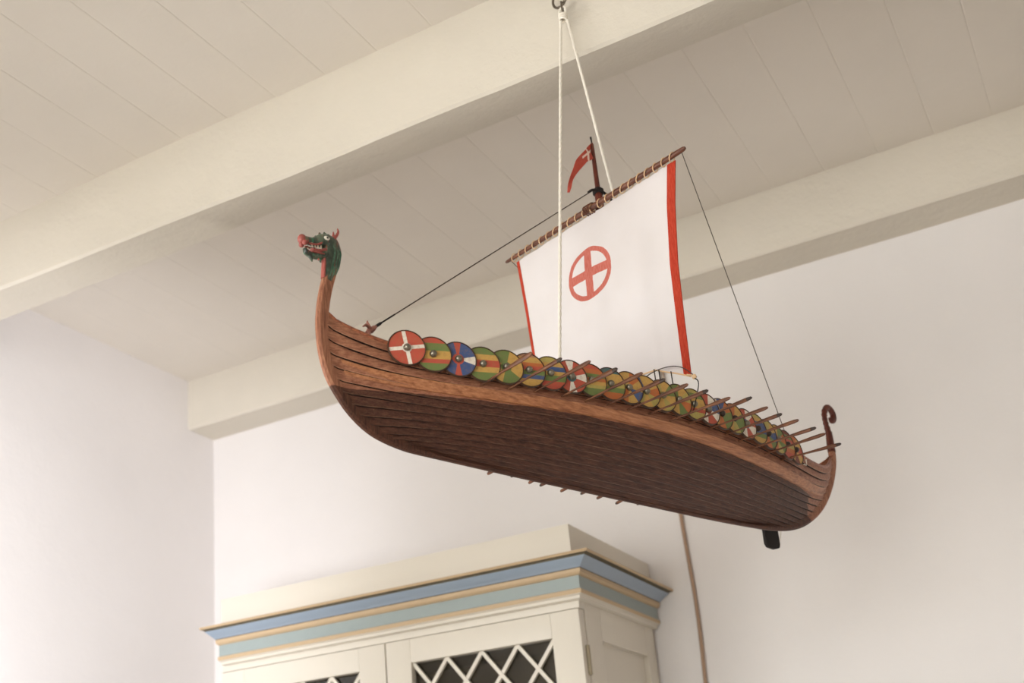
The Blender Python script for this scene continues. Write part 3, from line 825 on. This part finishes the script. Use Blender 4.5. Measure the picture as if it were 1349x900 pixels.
def m_wedges(name, s, rot=0.0, center=None, widths=None):
    """sectors counter-clockwise from the aft direction"""
    t = NT(name); x, y, z = t.xyz()
    an = t.math('ARCTAN2', z, x); f = t.math('FRACT', t.math('ADD', t.math('MULTIPLY', an, 1/(2*PI)), 1+rot/(2*PI)))
    n = len(s); w = widths or [1]*n; tot = sum(w); acc = 0; st = []
    for ch, ww in zip(s, w): st.append((acc/tot, col[ch])); acc += ww
    c = t.ramp(f, st, 'CONSTANT')
    if center:
        rr_ = t.math('SQRT', t.math('ADD', t.math('MULTIPLY', x, x), t.math('MULTIPLY', z, z)))
        c = t.mix(t.math('LESS_THAN', rr_, .0072), c, col[center])
    return wear(t, c)
def m_cross(name, bgc, fc, rot, w=.0024, center=True):
    t = NT(name); x, y, z = t.xyz()
    a = t.math('ADD', t.math('MULTIPLY', z, math.cos(rot)), t.math('MULTIPLY', x, math.sin(rot)))
    b_ = t.math('SUBTRACT', t.math('MULTIPLY', x, math.cos(rot)), t.math('MULTIPLY', z, math.sin(rot)))
    m = t.math('MAXIMUM', t.math('LESS_THAN', t.math('ABSOLUTE', a), w), t.math('LESS_THAN', t.math('ABSOLUTE', b_), w))
    rr_ = t.math('SQRT', t.math('ADD', t.math('MULTIPLY', x, x), t.math('MULTIPLY', z, z)))
    m = t.math('MAXIMUM', m, t.math('LESS_THAN', rr_, .0062))
    m = t.math('MULTIPLY', m, t.math('LESS_THAN', rr_, SR*.965))
    return wear(t, t.mix(m, col[bgc], col[fc]))
sh_m = [
 m_cross('shield_red_white_cross', 'r', 'w', R(-8)),
 m_stripes('shield_paint_b', 'gryygr', cuts=[0, .24, .36, .44, .60, .82]),
 m_wedges('shield_paint_c', 'wbrbrbrb', 0.32, 'r', [.55, 1.15, .42, 1.15, .42, 1.15, .42, 1.15]),
 m_stripes('shield_paint_d', 'gyryg', cuts=[0, .26, .42, .62, .78]),
 m_wedges('shield_paint_e', 'ygyg', PI/4.6, 'g', [1.25, .8, 1.25, .8]),
 m_stripes('shield_paint_f', 'ybgroyp', cuts=[0, .24, .36, .50, .62, .72, .88]),
 m_stripes('shield_paint_g', 'rgybyl', cuts=[0, .26, .44, .56, .70, .82]),
 m_wedges('shield_paint_h', 'wrrwrrwrrwrr', PI/12, 't'),
 m_stripes('shield_paint_i', 'glyogor', cuts=[0, .26, .36, .48, .58, .70, .84]),
 m_stripes('shield_paint_j', 'oglyyt', cuts=[0, .24, .40, .52, .64, .82]),
 m_wedges('shield_paint_k', 'yoylyoyb', .2),
 m_wedges('shield_paint_l', 'oyybglyl', .4),
 m_wedges('shield_paint_m', 'ygylogyl', .7),
 m_wedges('shield_paint_n', 'lygylygo', .1),
 m_stripes('shield_paint_o', 'lryygl', cuts=[0, .26, .38, .58, .70, .86]),
 m_wedges('shield_paint_p', 'bwrwbwrw', .2, 'd', [1, .7, 1, .7, 1, .7, 1, .7]),
 m_wedges('shield_paint_q', 'gobwgyog', .5),
 m_wedges('shield_paint_r', 'gyogpylg', .3),
 m_wedges('shield_paint_s', 'rwrwgwrw', .1, 'b'),
 m_stripes('shield_paint_t', 'ygbbyl', cuts=[0, .22, .38, .62, .76, .88]),
 m_wedges('shield_paint_u', 'bylybyog', .5),
 m_wedges('shield_paint_v', 'ogyogolg', .2),
 m_stripes('shield_paint_w', 'rolrgd', cuts=[0, .24, .4, .56, .72, .86]),
 m_wedges('shield_paint_x', 'ryokrydy', .4),
]
M['rim'] = plain('shield_rim', srgb(70, 48, 34), .5)
M['boss'] = plain('metal_boss', srgb(128, 122, 108), .3, .5, metal=.75, var=.25, scale=200)
M['boss2'] = plain('dark_boss', srgb(60, 46, 38), .35, .5, metal=.3)
def hull_off(s, z_=2.15):
    t_ = max(-1, min(1, (s-.030)/.538)); _, y, z = hull(.97, t_)
    y2 = max(.0, (1-t_*t_))*BH
    return y2
disc_bm = {}
def make_shield(i, sd):
    s = -.421+.0310*i
    z = interp([-.43, -.39, -.33, 0, .15, .30], [2.164, 2.157, 2.151, 2.1515, 2.149, 2.145], s)
    off = hull_off(s)+.0075
    d = (hull_off(s+.01)-hull_off(s-.01))/.02
    yaw = math.atan(d)                      # gunwale tangent against the keel line
    tilt = R(5)
    yaw += tilt
    # local frame: x aft along gunwale, -y outboard (port), z up
    bm = bmesh.new()
    lathe(bm, [(0, .0011), (SR*.99, .0011), (SR*.99, -.0011), (0, -.0011)], axis='y', n=40)
    o = sobj('shield', bm, sh_m[i], 30)
    if sd > 0:
        o.location = P(s, off, z); o.rotation_euler = (R(-2), 0, -yaw)
    else:
        o.location = P(s, -off, z); o.rotation_euler = (R(2), 0, yaw+PI)
        o.rotation_euler = (R(-2), 0, PI+yaw)
    bm = bmesh.new()
    lathe(bm, [(SR*.955, -.0012), (SR*.965, -.0021), (SR*1.0, -.0021), (SR*1.02, -.001), (SR*1.02, .0012), (SR*.96, .0014), (SR*.955, -.0012)], axis='y', n=40)
    sobj('rim', bm, M['rim'], 30, parent=o)
    bm = bmesh.new()
    lathe(bm, [(.0046, -.001), (.0046, -.0022), (.0040, -.0046), (.0026, -.0062), (0, -.0070)], axis='y', n=18)
    sobj('boss', bm, M['boss'] if i < 15 or i % 3 == 0 else M['boss2'], 50, parent=o)
    o['label'] = SL[i]
    return o
SL = ['red shield with a white cross', 'red, green and yellow striped shield', 'blue shield with red spokes and a white wedge', 'green, yellow and red striped shield', 'green and yellow quartered shield',
      'red, blue and yellow striped shield', 'yellow, blue, green and red striped shield', 'red shield with white wedges'] + ['multicoloured painted round shield']*16
SL[15] = 'blue, red and white wedge painted shield'; SL[18] = 'red and white wedge painted shield'
for sd in (1, -1):
    for i in range(24): make_shield(i, sd)

# ---------------------------------------------------------------- oars
ob = [(-.325, .066, 2.126, 2.139, .150), (-.288, .077, 2.126, 2.136, .162), (-.252, .085, 2.127, 2.136, .175), (-.212, .093, 2.127, 2.133, .182), (-.176, .100, 2.126, 2.132, .191), (-.140, .106, 2.127, 2.130, .196),
      (-.105, .110, 2.126, 2.128, .204), (-.066, .114, 2.127, 2.128, .205), (-.026, .117, 2.125, 2.125, .209), (.014, .118, 2.128, 2.132, .215), (.057, .118, 2.129, 2.129, .209), (.098, .116, 2.129, 2.130, .203),
      (.132, .114, 2.127, 2.127, .206), (.166, .111, 2.123, 2.121, .210), (.208, .106, 2.124, 2.124, .198), (.262, .096, 2.128, 2.122, .189)]
for sd in (1, -1):
    for i, (s, off, z, zt, ot) in enumerate(ob):
        if sd < 0:
            ot = off + (ot-off)*{0: 1.05, 1: .70, 3: .62, 6: .62, 9: .62, 10: .64, 11: .64, 12: .60}.get(i, .50); zt = zt-.006
        bm = bmesh.new()
        a = P(s-.0015, sd*(off-.016), z-.001); b_ = P(s+.006, sd*ot, zt)
        fl = i in (0, 3, 4)
        us = [0, .18, .45, .62, .80, .93, .985, 1]
        big = 1.25 if i in (0, 3) else (1.1 if i < 8 else 1.0)
        rs = [(.0011, .0011), (.0012, .0012), (.0014, .0014), (.0019*big, .0016), (.0027*big, .0018), (.0027*big, .0019), (.0020*big, .0014), (.0008, .0006)]
        rings = loft(bm, [a.lerp(b_, u) for u in us], rs, 10)
        for f in bm.faces:
            c = f.calc_center_median(); u = (c-a).dot(b_-a)/(b_-a).length_squared
            if u > (.90 if i % 2 else 1.1): f.material_index = 1
        sobj('oar', bm, [M['oar'], M['oar_tip']], 50)

# ---------------------------------------------------------------- cords and hook
Rz = Matrix.Rotation(AZ, 3, 'Z')
def W(s, off, z): return O + Rz @ P(s, off, z)
hk = Vector((-.576, 1.566, 2.884))
def rope(a, b_, lab, name='suspension_cord'):
    bm = bmesh.new(); n = 60; d = (b_-a); L_ = d.length; e1, e2 = frame_for(d)
    for st in range(3):                        # three laid strands
        pts = []
        for i in range(n*3+1):
            u = i/(n*3); th = u*L_/.012*2*PI/3+st*2*PI/3
            pts.append(a+d*u+(e1*math.cos(th)+e2*math.sin(th))*.00115)
        loft(bm, pts, .00145, 6)
    # knot where it is made fast inside the hull
    ball(bm, b_, .0055, (1, 1, 1.2))
    o = mesh_obj(name, bm, M['rope'], smooth=60); tag(o, lab, 'cord', 'cords the ship hangs from'); return o
rope(hk+Vector((-.004, -.002, -.014)), W(-.150, .030, 2.135), 'white cord from the hook down in front of the sail into the forward hull')
rope(hk+Vector((.006, .002, -.014)), W(.150, .0, 2.125), 'white cord from the hook passing behind the mast and sail to the aft hull')
hook = empty('ceiling_hook', (-.580, 1.594, 2.945)); HB = Vector((-.580, 1.594, 2.945))
tag(hook, 'small metal hook and ring on the beam holding the white cords', 'hook')
def torus(bm, c, R_, r, nrm, n=28, a0=0, a1=2*PI, sc=1):
    c = Vector(c); e1, e2 = frame_for(Vector(nrm)); 
    pts = [c+(e1*math.cos(a0+(a1-a0)*i/n)*R_+e2*math.sin(a0+(a1-a0)*i/n)*R_*sc) for i in range(n+1)]
    loft(bm, pts, r, 8)
bm = bmesh.new(); loft(bm, [Vector((0, .03, .0)), Vector((0, -.006, 0))], .0022, 8); lathe(bm, [(0, -.001), (.008, -.001), (.008, .001), (0, .001)], axis='y', n=18)
torus(bm, (0, -.017, 0), .0105, .0021, (1, 0, 0)); mesh_obj('screw_eye', bm, M['steel'], hook, 50)
bm = bmesh.new(); torus(bm, Vector((-.001, -.021, -.024)), .0145, .0022, (.35, 1, .1)); mesh_obj('ring', bm, M['steel'], hook, 50)
bm = bmesh.new(); torus(bm, Vector((.003, -.024, -.049)), .0105, .0018, (1, .3, 0), sc=1.25)
loft(bm, [Vector((.006, -.030, -.040)), Vector((.016, -.034, -.036))], [.0016, .0012], 6); mesh_obj('shackle', bm, M['steel'], hook, 50)
bm = bmesh.new()
for k in range(3): torus(bm, hk+Vector((0, 0, -.004-k*.004)), .0058, .0020, (.1*k, .15, 1))
torus(bm, hk+Vector((0, 0, .004)), .008, .0020, (.5, 1, .1))
o = mesh_obj('cord_knot', bm, M['rope'], smooth=50); tag(o, 'white knotted loop of cord tied under the metal hook', 'knot')

# ------------------------------------------------------------------ camera
f, cx, cy = 1616.806, 554.806, 580.992
A = [R(29.79645881), R(20.29159761), R(-3.91461201)]
ca, sa, cb, sb, cc_, sc_ = math.cos(A[0]), math.sin(A[0]), math.cos(A[1]), math.sin(A[1]), math.cos(A[2]), math.sin(A[2])
Rm = Matrix(((ca, -sa, 0), (sa, ca, 0), (0, 0, 1)))
fw = Rm @ Vector((0, cb, sb)); up = Rm @ Vector((0, -sb, cb)); rt = Rm @ Vector((1, 0, 0))
r2 = cc_*rt+sc_*up; u2 = -sc_*rt+cc_*up
cam = bpy.data.cameras.new('camera'); co = bpy.data.objects.new('camera', cam); C.objects.link(co)
m = Matrix((r2, u2, -fw)).transposed().to_4x4(); m.translation = Vector((0, 0, 1.55)); co.matrix_world = m
cam.sensor_width = 36; cam.lens = f*36/1349
cam.shift_x = (674.5-cx)/1349; cam.shift_y = (cy-450)/1349
cam.dof.use_dof = True; cam.dof.focus_distance = 1.66; cam.dof.aperture_fstop = 5.6
bpy.context.scene.camera = co
sc = bpy.context.scene
sc.view_settings.view_transform = 'Standard'; sc.view_settings.look = 'None'; sc.view_settings.gamma = 1
sc.view_settings.use_curve_mapping = False; sc.view_settings.exposure = 0
sc.cycles.max_bounces = 10; sc.cycles.diffuse_bounces = 7; sc.cycles.sample_clamp_indirect = 8
